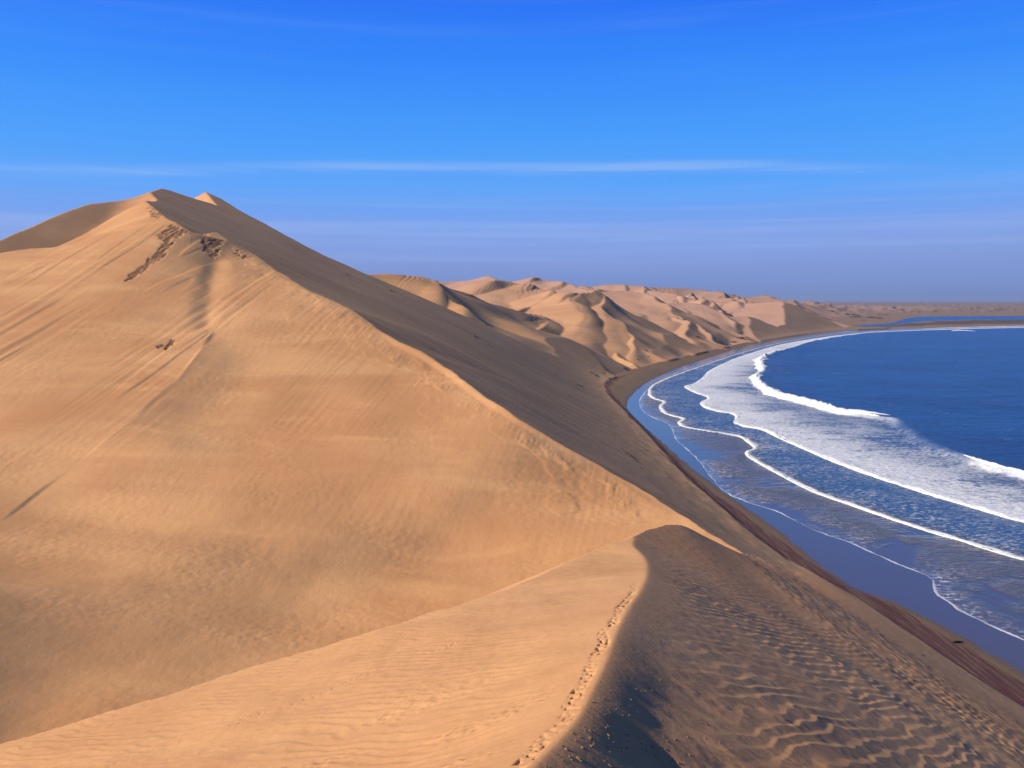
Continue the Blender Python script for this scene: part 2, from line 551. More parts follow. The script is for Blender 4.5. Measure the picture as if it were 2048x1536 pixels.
def terrain(X, Y, want=False):
    X = X.astype(np.float32)
    Y = Y.astype(np.float32)
    rr = np.hypot(X, Y)
    dt = d_toe(X, Y)
    ds = poly_dist(X, Y, SHORE)                     # landward positive
    jag = fbm(X / 14, Y / 14, 3, 5)
    # beach and what lies beneath the sea
    beach = np.where(ds > 0, np.minimum(0.13 * ds, 0.35 * ds ** 0.62), -0.06 * np.abs(ds) - 0.05)
    beach = np.minimum(beach, 2.4 + 0.3 * jag)
    beach = np.maximum(beach, -4) - np.where(rr < 1500, 0.3 * np.clip(dt - 8, 0, 60), 0)
    cusp = fbm(X / 9, Y / 9, 2, 8)
    beach = beach + np.where(ds > -2, 0.10 * cusp * np.clip(1.5 - np.abs(ds) / 30, 0, 1), 0)
    plain_w = sstep(1750, 2300, rr)
    # far plain with hummocks
    hum = np.clip(fbm(X / 55, Y / 70, 3, 41) - 0.15, 0, 2)
    plain = 2.2 + 3.0 * sstep(2500, 4500, rr) + 15 * hum * sstep(1500, 2600, rr) + 10 * sstep(5000, 12000, rr) * (0.6 + fbm(X / 900, Y / 1400, 2, 12))
    lag = np.array([at_z(x, y, 0)[:2] for x, y in spline(LAG_PX + LAG_PX[:1], 4)])
    dl = poly_dist(X, Y, lag)
    inside = np.zeros(X.shape, bool)
    far = rr > 1400
    xf, yf = X[far], Y[far]
    ins = np.zeros(xf.shape, bool)
    for i in range(len(lag) - 1):
        x0, y0 = lag[i]
        x1, y1 = lag[i + 1]
        c = ((y0 > yf) != (y1 > yf)) & (xf < (x1 - x0) * (yf - y0) / (y1 - y0 + 1e-9) + x0)
        ins ^= c
    inside[far] = ins
    spit = np.minimum(0.05 * ds, 1.2) + 0.25 * fbm(X / 60, Y / 60, 2, 4)
    # north of the lagoon the plain starts
    lagn = np.interp(np.arctan2(X, Y), [-2, 0.43, 0.50, 0.57, 1.2], [1700, 1750, 2850, 3050, 3200])
    plain = np.where(rr > lagn, plain, np.minimum(plain, spit + 0 * plain))
    dlag = np.abs(dl)
    base = np.where((rr > 1500) & (ds > 0), np.where(inside, -0.02 * np.minimum(dlag, 30) - 0.02, np.minimum(plain, 0.15 + 0.02 * dlag + 0.0 * plain)), beach)
    base = np.where(ds <= 0, np.minimum(beach, 0), base)
    # ---- seaward slope
    rill_u = dt
    str1 = fbm(X / 90 + Y / 14 * 0.0, Y / 9, 2, 3)
    zs = sea_profile(dt)
    zs_d = zs + 0.35 * fbm(dt / 60, (Y + 0.25 * X) / 7, 3, 61) * sstep(3, 30, dt)
    scarp = sstep(520, 600, rr) * sstep(1150, 1000, rr)
    tn = dt + 1.5 * noise2(X / 6, Y / 6, 63)
    zs_d = zs_d + 1.3 * scarp * sstep(0, 1.2, tn) * np.exp(-np.clip(tn, 0, None) / 14)
    # concave foot
    foot = sstep(40, 0, dt) * sstep(-5, 2, dt)
    zs_d = zs_d + 0.12 * foot * fbm(X / 5, Y / 9, 2, 62)
    # ---- main dune
    lit = LIT(X, Y)
    dcr, cdz = poly_dist(X, Y, CREST[:, :2], CREST_DZ)
    dcr = np.abs(dcr)
    zs_d = zs_d + cdz * np.exp(-(dcr / 45) ** 2)
    nx, ny = fac_rot(X, Y, -0.12)
    md, damp = main_detail(X, Y, dcr)
    lit_d = lit + md
    de, ze = poly_dist(X, Y, EDGE2[:, :2], EDGE2[:, 2])
    dtail = poly_dist(X, Y, CUT2[len(EDGE2) - 1:, :2])
    hol = HOLLOW(X, Y) + 0.4 * fbm(X / 30, Y / 30, 2, 19)
    behind = np.where(de > 0, np.maximum(np.minimum(lit_d, ze - 0.5 * de), hol), lit_d)
    wt = sstep(0, 30, dtail) * (Y > 180)
    lit_d = lit_d + (behind - lit_d) * wt
    dk, zk = poly_dist(X, Y, CAPK[:, :2], CAPK[:, 2])
    capk = np.where(dk > 0, zk - 0.55 * dk, 1e4)
    lit_d = smin(lit_d, capk, 0.8)
    main = np.where(Y < 760, np.minimum(zs_d, lit_d), -50)
    # ---- second peak
    pb = BPTS[0]
    bland = pb[2] + 0.60 * (X - pb[0]) + 0.62 * (Y - pb[1])
    db, zb = poly_dist(X, Y, CAPB[:, :2], CAPB[:, 2])
    capb = np.where(db > 0, zb - 0.58 * db, 1e4)
    peak = np.minimum(np.minimum(zs_d, bland), smin(capb, zs_d + 50, 0.6))
    peak = np.where(Y > 330, peak, -50)
    # ---- far dunes
    fx = X + 14 * fbm(X / 80, Y / 80, 2, 51)
    fy = Y + 14 * fbm(X / 80, Y / 80, 2, 52)
    m = (Y > 480) & (rr < 7000)
    farf = np.full(X.shape, -50, np.float32)
    xm, ym, rm, dm = fx[m], fy[m], rr[m], dt[m]
    env = np.interp(rm, [450, 600, 800, 1000, 1500, 2200, 3200, 5000, 8000], [14, 16, 20, 24, 36, 42, 34, 16, 8])
    fall = sstep(-100, 350, dm)
    ff = env * fall * (0.75 + 0.4 * fbm(xm / 700, ym / 700, 2, 91)) + dune_noise(xm, ym) * np.interp(rm, [450, 900, 1400, 3500, 7000], [0.35, 0.7, 1.25, 1.1, 0.3]) * fall - 4
    limit = 60 + rm * np.interp(np.arctan2(xm, ym), [-.7, -.2, -.05, .05, .17, .27, .36, .45, .6], [.04, .025, .024, .022, .016, .010, .002, -.003, -.0055])
    ff = smin(ff, limit.astype(np.float32) + 5 * noise2(xm / 160, ym / 160, 95), 5)
    for P, kl, kr in RIDGES:
        rad = 230
        mm = (xm > P[:, 0].min() - rad) & (xm < P[:, 0].max() + rad) & (ym > P[:, 1].min() - rad) & (ym < P[:, 1].max() + rad)
        if not mm.any():
            continue
        xx, yy = xm[mm], ym[mm]
        prof = np.full(xx.shape, -60, np.float32)
        for px_, py_, pz_ in P:                      # crest as the upper envelope of lopsided cones
            ex, ey = xx - np.float32(px_), yy - np.float32(py_)
            a = np.sqrt(ex * ex + ey * ey) + 1e-3
            cs = (0.96 * ex + 0.1 * ey) / a
            k = kl + (kr - kl) * sstep(-0.25, 0.45, cs)
            a = k * a
            H = max(pz_ - 6.0, 4.0)
            prof = np.maximum(prof, pz_ - a * (1 - 0.22 * np.clip(a / H, 0, 1)))
        ff[mm] = smax(ff[mm], prof, 0.15)
    bump = np.zeros(ff.shape, np.float32)
    for P, h, kr in CRESCENTS:
        rad = h / 0.10
        mm = (xm > P[:, 0].min() - rad) & (xm < P[:, 0].max() + rad) & (ym > P[:, 1].min() - rad) & (ym < P[:, 1].max() + rad)
        if not mm.any():
            continue
        xx, yy = xm[mm], ym[mm]
        b = np.zeros(xx.shape, np.float32)
        for px_, py_, w in P:
            ex, ey = xx - np.float32(px_), yy - np.float32(py_)
            a = np.sqrt(ex * ex + ey * ey) + 1e-3
            cs = (0.97 * ex - 0.2 * ey) / a
            b = np.maximum(b, w * h - (0.13 + (kr - 0.13) * sstep(-0.2, 0.35, cs)) * a)
        bump[mm] = np.maximum(bump[mm], b)
    ff = ff + bump * sstep(60, 220, dm)
    farf[m] = ff
    fard = np.minimum(zs_d, farf)
    # ---- foreground
    fg = np.full(X.shape, -50, np.float32)
    m = (rr < 330) & (X < 130)
    fg[m] = foreground(X[m], Y[m])
    cand = np.stack([fg, main, peak, fard, base.astype(np.float32)])
    reg = np.argmax(cand, 0)
    z = np.max(cand, 0)
    if want:
        return z, reg, dt, ds, damp, inside
    return z


def poly_mask(X, Y, P):
    ins = np.zeros(X.shape, bool)
    P = np.vstack([P, P[:1]])
    for i in range(len(P) - 1):
        x0, y0 = P[i][:2]
        x1, y1 = P[i + 1][:2]
        ins ^= ((y0 > Y) != (y1 > Y)) & (X < (x1 - x0) * (Y - y0) / (y1 - y0 + 1e-9) + x0)
    return ins


# damp layers laid bare under the crest (outlines), and the edge of the slid sheet of sand
SCARPS = [
    [(345, 448), (374, 463), (356, 477), (340, 494), (318, 500), (326, 480), (312, 470), (330, 462)],
    [(336, 494), (334, 508), (300, 532), (270, 556), (248, 563), (262, 545), (300, 518), (318, 502)],
    [(402, 472), (450, 481), (436, 494), (424, 502), (408, 503), (404, 488)],
    [(418, 506), (438, 499), (436, 514), (424, 518)],
    [(296, 404), (318, 424), (322, 440), (306, 436), (300, 418)],
    [(472, 494), (480, 512), (506, 514), (484, 518), (474, 508)],
    [(318, 690), (345, 675), (352, 682), (330, 700)],
]
SCARP_W = [np.array([hit(LIT, x, y) for x, y in P]) for P in SCARPS]
SHEET = np.array([hit(LIT, x, y) for x, y in spline([(432, 655), (412, 684), (380, 728), (330, 778), (250, 850), (160, 925), (80, 985), (-60, 1090)], 5)])

GULLY = np.array([hit(LIT, x, y) for x, y in [(430, 520), (424, 560), (416, 610), (412, 645)]])


def main_detail(X, Y, dcr):
    z = np.zeros(X.shape, np.float32)
    dampv = np.zeros(X.shape, np.float32)
    m = (Y > 60) & (Y < 640) & (X < 100) & (X > -560)
    x, y, dc = X[m], Y[m], dcr[m]
    u, v = fac_rot(x, y, -0.25)            # v runs up the lit face
    dsh, _ = poly_dist(x, y, SHEET[:, :2], SHEET[:, 2])
    # SHEET runs down the face: the slid sheet lies on its right hand (towards -x), the smooth bowl on its left
    on_sheet = np.where(y > SHEET[0][1], sstep(-88, -98, x), sstep(0.4, -0.8, dsh))
    up = sstep(130, 200, v)
    s = 0.20 * noise2(u / 7, v / 160, 201) + 0.14 * noise2(u / 2.6, v / 70, 202) + 0.07 * noise2(u / 1.1, v / 40, 203)
    mask = sstep(-0.1, 0.4, noise2(u / 30, v / 120, 204))
    d = s * up * (0.12 + 0.88 * mask) * (0.25 + 0.75 * on_sheet * sstep(185, 225, y))
    ledge = sstep(0.15, 0.22, noise2(u / 8, v / 75, 231)) * sstep(0.0, 0.4, noise2(u / 40, v / 60, 232))
    d = d + 0.20 * ledge * on_sheet * up * sstep(200, 235, y)
    gul, _ = poly_dist(x, y, GULLY[:, :2], GULLY[:, 2])
    d = d - 0.9 * np.exp(-(gul / (4 + 1.5 * noise2(x / 9, y / 9, 235))) ** 2)
    dr = np.clip(dsh + 0.8 * noise2(x / 5, y / 9, 233), 0, None)
    d = d - np.where(y > SHEET[0][1] + 8, 0, 1) * sstep(186, 222, y) * sstep(SHEET[0][1] + 8, SHEET[0][1] - 12, y) * (0.06 * sstep(0, 1.5, dr) + 2.6 * (1 - np.exp(-dr / 20)) * np.exp(-dr / 75))
    # broad hollows and swells
    d = d + 1.6 * sstep(120, 230, y) * fbm(x / 50, y / 36, 2, 205) * sstep(6, 45, dc) * (1 - 0.6 * on_sheet) + (0.10 * fbm(x / 14, y / 10, 2, 206) + 0.75 * noise2(x / 70 + y / 130, y / 17, 218)) * sstep(10, 40, dc) * sstep(240, 150, y)
    # crumbling layer under the crest
    w = 7 + 8 * noise2(x / 19, y / 19, 207) + 3.0 * noise2(x / 4.5, y / 4.5, 208)
    w = np.clip(w, 0.5, 30) * sstep(-165, -80, x) * sstep(46, 20, x)
    crumb = sstep(w + 0.9, w - 0.9, dc)
    rug = 0.05 * fbm(x / 1.3, y / 1.5, 2, 209) + 0.06 * noise2(u / 0.8, v / 4.5, 210) + 0.16 * noise2(x / 5, y / 5, 212)
    d = d + crumb * (0.10 * (1 + noise2(x / 9, y / 9, 211)) + rug * sstep(1.5, 5, dc))
    w2 = w * (1.7 + 0.8 * noise2(x / 11, y / 11, 213))
    d = d + 0.10 * sstep(w2 + 1.2, w2 - 1.2, dc)
    # grain of small slips and ripples over the whole face
    d = d + 0.035 * fbm(x / 1.7, y / 1.3, 2, 214) * (0.4 + 0.9 * sstep(-0.2, 0.4, noise2(x / 25, y / 25, 215))) + 0.05 * noise2(u / 1.4, v / 22, 216) * up * sstep(-0.2, 0.3, noise2(u / 35, v / 60, 217))
    # damp scarps
    dm = np.zeros(x.shape, np.float32)
    jx = x + 1.2 * fbm(x / 3, y / 3, 2, 221)
    jy = y + 2.0 * fbm(x / 2, y / 4, 2, 222)
    for P in SCARP_W:
        ins = poly_mask(jx, jy, P)
        dm = np.maximum(dm, ins * sstep(-0.25, 0.1, noise2(u / 1.3, v / 6, 223) + 0.25))
    d = d - dm * (0.35 + 0.25 * noise2(u / 0.9, v / 6, 224))
    z[m] = d * sstep(0.0, 2.5, dc)
    dampv[m] = dm
    return z, dampv


def ripple(x, y, lam, ang, seed, warp=0.9, sharp=0.6):
    """wind ripples with forks: 0..1, crests sharp"""
    u, v = fac_rot(x, y, ang)
    w = warp * (fbm(u / (lam * 7), v / (lam * 4), 2, seed) + 0.55 * noise2(u / (lam * 2.2), v / (lam * 2.0), seed + 3))
    ph = v / lam + w
    fr = ph - np.floor(ph)
    tri = np.where(fr < 0.66, fr / 0.66, (1 - fr) / 0.34)
    return tri ** 1.2


def foreground(x, y):
    fs = FS(x, y)
    fl = FL(x, y)
    dG, zG = poly_dist(x, y, GPT[:, :2], GPT[:, 2])
    far = np.where(dG > 0, zG - 0.55 * dG, 1e4)
    dF, _ = poly_dist(x, y, FCR[:, :2], FCR[:, 2])
    aF = np.abs(dF)
    r = np.hypot(x, y)
    # left, lit side: fine ripples, faint steps running along the slope
    l = 0.026 * ripple(x, y, 0.75, -0.5, 301, 0.7) * (0.35 + sstep(-0.3, 0.4, noise2(x / 9, y / 9, 302)))
    l = l + 0.10 * noise2(x / 5, y / 3.0, 303) + 0.02 * fbm(x / 1.0, y / 0.5, 2, 304)
    rough = sstep(0.05, 0.35, noise2(x / 7 + 3, y / 3.2, 305)) * sstep(40, 24, y)
    l = l + 0.09 * rough * fbm(x / 0.55, y / 0.22, 2, 306)
    fl = fl + l * sstep(0.2, 3, aF)
    # right, seaward side
    big = sstep(3, 12, x - 0.06 * y) * sstep(66, 46, x)
    big = big * (0.35 + 0.65 * sstep(-0.35, 0.15, noise2(x / 16, y / 20, 311)))
    rr_ = 0.066 * ripple(x, y, 0.98, 0.93, 312, 0.60) * big * sstep(104, 76, y)
    und = 0.28 * noise2(x / 10 + 0.25 * noise2(x / 20, y / 40, 318), y / 70, 313) * sstep(1, 9, aF) * sstep(0, 30, y)
    rub = 0.03 * fbm(x / 0.8, y / 0.5, 2, 314) * sstep(0.25, 0.5, noise2(x / 2.6, y / 2.2, 315) + 0.2 * sstep(40, 20, y))
    # trough added under the near end of the crest to make a shadow
    shade_dip = sstep(48, 20, y) * (0.75 + 0.5 * noise2(y / 5, x / 30, 319) + 0.25 * noise2(y / 1.6, x / 3, 320))
    fs = fs - shade_dip * 0.5 * sstep(0.3, 2.6, aF) * sstep(9.5, 2.8, aF) * (dF < 0)
    fs = fs + (rr_ + und + 0.03 * fbm(x / 1.6, y / 0.9, 2, 316) + rub) * sstep(0.3, 4, aF)
    lobe = sstep(34, 40, x) * sstep(62, 52, x)
    fs = fs + 0.10 * lobe * fbm(x / 1.4, y / 2.4, 2, 317)
    z = smin(fl, fs, 0.12)
    z = smin(z, far, 0.5)
    # footprints trodden along the crest and across the lit side
    wob = 0.30 * noise2(x / 3, y / 4, 321)
    t = sstep(0.34, 0.16, np.abs(dF - 0.5 - wob)) * sstep(64, 50, y) * (0.35 + 0.65 * sstep(-0.3, 0.3, noise2(x / 2.5, y / 3.5, 326)))
    pit = sstep(0.0, 0.35, noise2(x / 0.24, y / 0.42, 322))
    z = z - t * (0.03 + 0.14 * pit)
    dT2, _ = poly_dist(x, y, TRAIL[:, :2], TRAIL[:, 2])
    t2 = sstep(0.6, 0.2, np.abs(dT2 - 0.4 * noise2(x / 3, y / 3, 324))) * sstep(0.0, 0.3, noise2(x / 2.2, y / 2.2, 325) + 0.12)
    z = z - t2 * 0.03 * pit
    return z


# ------------------------------------------------------------------ build the ground grid (rings about the camera's foot)
def grid_axes(q=1.0):
    ph = np.concatenate([np.linspace(R(-110), R(-36), 40, endpoint=False), np.linspace(R(-36), R(36), int(900 * q), endpoint=False), np.linspace(R(36), R(110), 40)])
    r = np.concatenate([np.geomspace(0.8, 12, 30, endpoint=False), np.geomspace(12, 135, int(520 * q), endpoint=False), np.geomspace(135, 410, int(480 * q), endpoint=False), np.geomspace(410, 560, int(90 * q), endpoint=False),
                        np.geomspace(560, 1500, int(260 * q), endpoint=False), np.geomspace(1500, 2700, int(80 * q), endpoint=False), np.geomspace(2700, 26000, 70)])
    return ph, r


def new_mesh(name, V, Fc, smooth=True):
    me = bpy.data.meshes.new(name)
    V = np.ascontiguousarray(V, np.float32)
    Fc = np.ascontiguousarray(Fc, np.int32)
    n, k = Fc.shape
    me.vertices.add(len(V))
    me.vertices.foreach_set('co', V.ravel())
    me.loops.add(n * k)
    me.loops.foreach_set('vertex_index', Fc.ravel())
    me.polygons.add(n)
    me.polygons.foreach_set('loop_start', np.arange(0, n * k, k, dtype=np.int32))
    me.polygons.foreach_set('loop_total', np.full(n, k, np.int32))
    me.update(calc_edges=True)
    if smooth:
        me.polygons.foreach_set('use_smooth', np.ones(n, bool))
    return me


def add_attr(me, name, data):
    a = me.attributes.new(name, 'FLOAT', 'POINT')
    a.data.foreach_set('value', np.ascontiguousarray(data, np.float32))


def obj(name, me, mat=None, label=None, cat=None, kind=None, group=None, parent=None):
    o = bpy.data.objects.new(name, me)
    COL.objects.link(o)
    if mat:
        me.materials.append(mat) if not me.materials else None
    if label:
        o['label'] = label
    if cat:
        o['category'] = cat
    if kind:
        o['kind'] = kind
    if group:
        o['group'] = group
    if parent:
        o.parent = parent
    return o


# ------------------------------------------------------------------ materials
def sand_material(name, base, tones, fine=1.0):
    """base colour, list of (noise scale, stretch, colour, amount), grain relief"""
    m = bpy.data.materials.new(name)
    m.use_nodes = True
    t = NT(m.node_tree)
    t.n.clear()
    geo = t.new('ShaderNodeNewGeometry')
    pos = geo.outputs['Position']
    col = base
    for sc, stretch, c, lo, hi, amt in tones:
        n = t.noise(t.scaled(pos, stretch), sc, 4, 0.55, 0.4)
        col = t.mix(t.math('MULTIPLY', t.smooth(n, lo, hi), amt), col, c)
    return m, t, pos, col


def finish(t, col, pos, bumps, rough=0.95, spec=0.15):
    bsdf = t.new('ShaderNodeBsdfPrincipled')
    t.put(bsdf.inputs['Base Color'], col)
    t.put(bsdf.inputs['Roughness'], rough)
    bsdf.inputs['Specular IOR Level'].default_value = spec
    prev = None
    for h, dist, strength in bumps:
        b = t.new('ShaderNodeBump')
        b.inputs['Strength'].default_value = strength
        b.inputs['Distance'].default_value = dist
        t.put(b.inputs['Height'], h)
        if prev is not None:
            t.l.new(prev, b.inputs['Normal'])
        prev = b.outputs[0]
    if prev is not None:
        t.l.new(prev, bsdf.inputs['Normal'])
    out = t.new('ShaderNodeOutputMaterial')
    t.l.new(bsdf.outputs[0], out.inputs[0])
    return bsdf


SAND = (0.56, 0.315, 0.145)
SEASAND = (0.36, 0.24, 0.16)


def mat_ground():
    """one sand: golden inland, greyer on the seaward side with the shade of lee slopes painted in, purple garnet by the toe, wet at the shore"""
    m = bpy.data.materials.new('sand')
    m.use_nodes = True
    t = NT(m.node_tree)
    t.n.clear()
    pos = t.new('ShaderNodeNewGeometry').outputs['Position']
    sea = t.attr('seaside_shade')
    dt = t.attr('toe')
    ds = t.attr('shore')
    dmn = t.noise(t.scaled(pos, (0.9, 0.22, 0.4), (0, 0, 0.15)), 1.0, 4, 0.65, 0.3)
    damp = t.math('MULTIPLY', t.attr('damp'), t.smooth(dmn, 0.32, 0.5))
    pink = t.attr('pink')
    n1 = t.noise(pos, 0.02, 5, 0.55, 0.5)
    n2 = t.noise(t.scaled(pos, (0.25, 0.03, 0.1), (0, 0, 0.1)), 1.0, 4, 0.6, 0.2)
    n3 = t.noise(pos, 0.9, 4, 0.6)
    gold = t.mix(t.smooth(n1, 0.3, 0.7), (0.50, 0.256, 0.118), (0.60, 0.334, 0.165))
    gold = t.mix(t.math('MULTIPLY', t.smooth(n2, 0.45, 0.72), 0.35), gold, (0.44, 0.235, 0.11))
    n4 = t.noise(t.scaled(pos, (0.8, 0.09, 0.3), (0, 0, 0.22)), 1.0, 4, 0.65, 0.2)
    gold = t.mix(t.math('MULTIPLY', t.math('MULTIPLY', t.smooth(n4, 0.5, 0.78), t.smooth(n1, 0.38, 0.62)), 0.35), gold, (0.40, 0.215, 0.10))
    n5 = t.noise(t.scaled(pos, (0.018, 0.055, 0.05), (0, 0, 0.15)), 1.0, 4, 0.6, 0.8)
    gold = t.mix(t.math('MULTIPLY', t.smooth(n5, 0.46, 0.66), 0.6), gold, (0.66, 0.38, 0.18))
    gold = t.mix(t.math('MULTIPLY', t.smooth(n5, 0.50, 0.34), 0.35), gold, (0.47, 0.24, 0.11))
    gold = t.mix(pink, gold, (0.47, 0.285, 0.205))
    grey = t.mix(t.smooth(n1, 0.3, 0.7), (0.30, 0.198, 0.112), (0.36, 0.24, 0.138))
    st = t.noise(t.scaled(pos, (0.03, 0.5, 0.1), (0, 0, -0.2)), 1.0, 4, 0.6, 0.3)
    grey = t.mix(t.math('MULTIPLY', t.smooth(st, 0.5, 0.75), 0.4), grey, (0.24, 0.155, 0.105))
    col = t.mix(sea, gold, grey)  # grey holds seaward sand and the painted shade of lee slopes
    col = t.mix(t.attr('mud'), col, (0.085, 0.070, 0.060))
    # garnet sand band near the toe
    gb = t.noise(t.scaled(pos, (0.45, 0.025, 0.2), (0, 0, -0.06)), 1.0, 4, 0.6, 0.3)
    db = t.math('ADD', dt, t.math('MULTIPLY', t.math('SUBTRACT', gb, 0.5), 9.0))
    gw = t.attr('garnet')
    g = t.math('MULTIPLY', t.smooth(t.math('ADD', db, gw), 0.0, 1.6), t.math('SUBTRACT', 1.0, t.smooth(db, -0.3, 1.0)))
    g = t.math('MULTIPLY', g, t.smooth(gw, 0.5, 2.0))
    gs = t.noise(t.scaled(pos, (1.3, 0.07, 0.3), (0, 0, -0.1)), 1.0, 4, 0.65, 0.3)
    g = t.math('MULTIPLY', g, t.math('ADD', 0.35, t.math('MULTIPLY', t.smooth(gs, 0.36, 0.56), 0.6)))
    col = t.mix(g, col, (0.085, 0.034, 0.042))
    # damp sand by the water
    wn = t.math('ADD', ds, t.math('MULTIPLY', t.math('SUBTRACT', t.noise(pos, 0.25, 4, 0.6), 0.5), 3.0))
    wet = t.math('SUBTRACT', 1.0, t.smooth(wn, 0.6, 3.2))
    col = t.mix(t.math('MULTIPLY', wet, 0.7), col, (0.10, 0.075, 0.06))
    col = t.mix(damp, col, (0.17, 0.085, 0.045))
    col = t.mix(t.math('MULTIPLY', t.smooth(n3, 0.3, 0.8), 0.10), col, (0.25, 0.15, 0.08))
    rgh = t.math('SUBTRACT', 0.95, t.math('MULTIPLY', wet, 0.45))
    g1 = t.noise(pos, 2.5, 5, 0.65)
    g2 = t.noise(t.scaled(pos, (1.2, 4.5, 1)), 1.0, 3, 0.6, 0.6)
    g3 = t.noise(t.scaled(pos, (1.0, 0.45, 0.7), (0, 0, 0.2)), 1.0, 5, 0.68, 0.4)
    g3 = t.math('MULTIPLY', g3, t.math('MULTIPLY', t.attr('grain'), t.math('ADD', 0.3, t.smooth(n1, 0.35, 0.65))))
    finish(t, col, pos, [(g3, 0.20, 0.5), (g1, 0.06, 0.5), (g2, 0.05, 0.5)], rgh, 0.12)
    return m


M_SAND = mat_ground()

REG_INFO = [
    ('sand_dune', 'near sand dune with a trodden crest, golden on the left and dark rippled on the right', 'sand dune'),
    ('sand_dune', 'tall golden sand dune with a sharp winding crest and a shaded grey seaward face', 'sand dune'),
    ('sand_dune', 'pointed dune top with a small lit triangle behind the tall golden dune', 'sand dune'),
    ('dune_field', 'field of pinkish sand dunes receding along the curved bay', 'dune field'),
    ('beach', 'brown beach strip and low sandy plain along the curved shore', 'beach'),
]


def build_ground(q=1.0):
    ph, r = grid_axes(q)
    PH, RR = np.meshgrid(ph, r, indexing='xy')
    X = RR * np.sin(PH)
    Y = RR * np.cos(PH)
    sh = X.shape
    z, reg, dt, ds, damp, inside = terrain(X.ravel(), Y.ravel(), True)
    Z = z.reshape(sh)
    # slopes falling seaward: greyer sand, with their shade painted into the colour
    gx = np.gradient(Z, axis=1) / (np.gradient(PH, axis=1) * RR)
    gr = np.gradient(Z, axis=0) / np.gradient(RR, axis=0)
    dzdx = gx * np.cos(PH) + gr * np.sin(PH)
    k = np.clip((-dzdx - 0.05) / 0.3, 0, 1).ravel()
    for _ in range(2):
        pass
    sea_shade = k.reshape(sh)
    sea_shade = (sea_shade + np.roll(sea_shade, 1, 0) + np.roll(sea_shade, -1, 0) + np.roll(sea_shade, 1, 1) + np.roll(sea_shade, -1, 1)) / 5
    sea_shade = sea_shade.ravel()
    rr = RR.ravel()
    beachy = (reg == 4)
    sea_shade = np.where(beachy, np.where(rr < 1700, 0.9, 0.75), sea_shade)
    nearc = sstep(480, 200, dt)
    sea_shade = sea_shade * np.where(beachy, 1.0, np.where(rr < 700, nearc, 0.9))
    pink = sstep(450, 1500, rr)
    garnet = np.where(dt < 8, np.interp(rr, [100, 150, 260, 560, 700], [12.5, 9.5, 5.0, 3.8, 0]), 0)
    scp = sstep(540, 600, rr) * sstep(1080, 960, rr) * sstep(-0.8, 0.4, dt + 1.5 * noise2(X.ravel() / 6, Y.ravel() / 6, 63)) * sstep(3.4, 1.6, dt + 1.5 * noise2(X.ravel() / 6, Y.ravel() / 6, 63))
    sea_shade = np.where(reg == 0, sea_shade * 0.28, sea_shade)
    mudpoly = np.array([at_z(x, y, 0)[:2] for x, y in [(1690, 653), (1800, 648), (1930, 641), (2048, 640), (2500, 640.5), (2500, 646.2), (2048, 648), (1900, 650.5), (1760, 655)]])
    fx_, fy_ = X.ravel(), Y.ravel()
    jn = 60 * fbm(fx_ / 300, fy_ / 120, 2, 71)
    mud = np.where(beachy, np.where(rr < 1600, 0.72, 0.52), 0).astype(np.float32)
    far_ = rr > 1400
    pm = np.zeros(X.size, bool)
    pm[far_] = poly_mask(fx_[far_], fy_[far_] + jn[far_], mudpoly)
    mud = np.where(pm & beachy, 1.0, mud)
    mud = np.where((reg == 3) | (reg == 2), sstep(1500, 2600, rr) * 0.35, mud)
    damp = np.maximum(np.where(reg == 1, damp, 0), scp) * 0.8
    V = np.stack([X.ravel(), Y.ravel(), z], 1)
    nr, nc = sh
    idx = np.arange(nr * nc, dtype=np.int32).reshape(sh)
    a, b, c, d = idx[:-1, :-1].ravel(), idx[:-1, 1:].ravel(), idx[1:, 1:].ravel(), idx[1:, :-1].ravel()
    Fc = np.stack([a, b, c, d], 1)
    zf = np.max(z[Fc], 1)
    keep = (zf > -0.6) | inside[Fc[:, 0]]
    Fc = Fc[keep]
    freg = reg[Fc[:, 0]]
    # smooth vertex normals of the whole sheet, kept across the seams
    nrm = np.zeros((nr, nc, 3), np.float32)
    PX = np.stack([X, Y, Z], 2)
    du = np.gradient(PX, axis=1)
    dv = np.gradient(PX, axis=0)
    nn = np.cross(du, dv).reshape(-1, 3)
    nn /= np.linalg.norm(nn, axis=1, keepdims=True) + 1e-12
    nn *= np.sign(nn[:, 2:3] + 1e-9)
    total = 0
    for i, (name, label, cat) in enumerate(REG_INFO):
        F = Fc[freg == i]
        if not len(F):
            continue
        used, inv = np.unique(F, return_inverse=True)
        F2 = inv.reshape(-1, 4).astype(np.int32)
        me = new_mesh(name, V[used], F2)
        for nm, arr in (('seaside_shade', sea_shade), ('toe', dt), ('shore', ds), ('damp', damp), ('pink', pink), ('garnet', garnet), ('mud', mud), ('grain', np.where(reg == 0, 0.12, np.where(reg == 1, 0.75, 1.0)))):
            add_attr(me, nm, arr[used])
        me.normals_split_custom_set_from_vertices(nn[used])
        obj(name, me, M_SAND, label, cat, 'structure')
        total += len(F2)
    print('ground quads', total)


import time
_t = time.time()
build_ground()
print('ground s', time.time() - _t)


# ------------------------------------------------------------------ sea
def world_line(px, n=6, z=0.0):
    return np.array([at_z(x, y, z)[:2] for x, y in spline(px, n)])


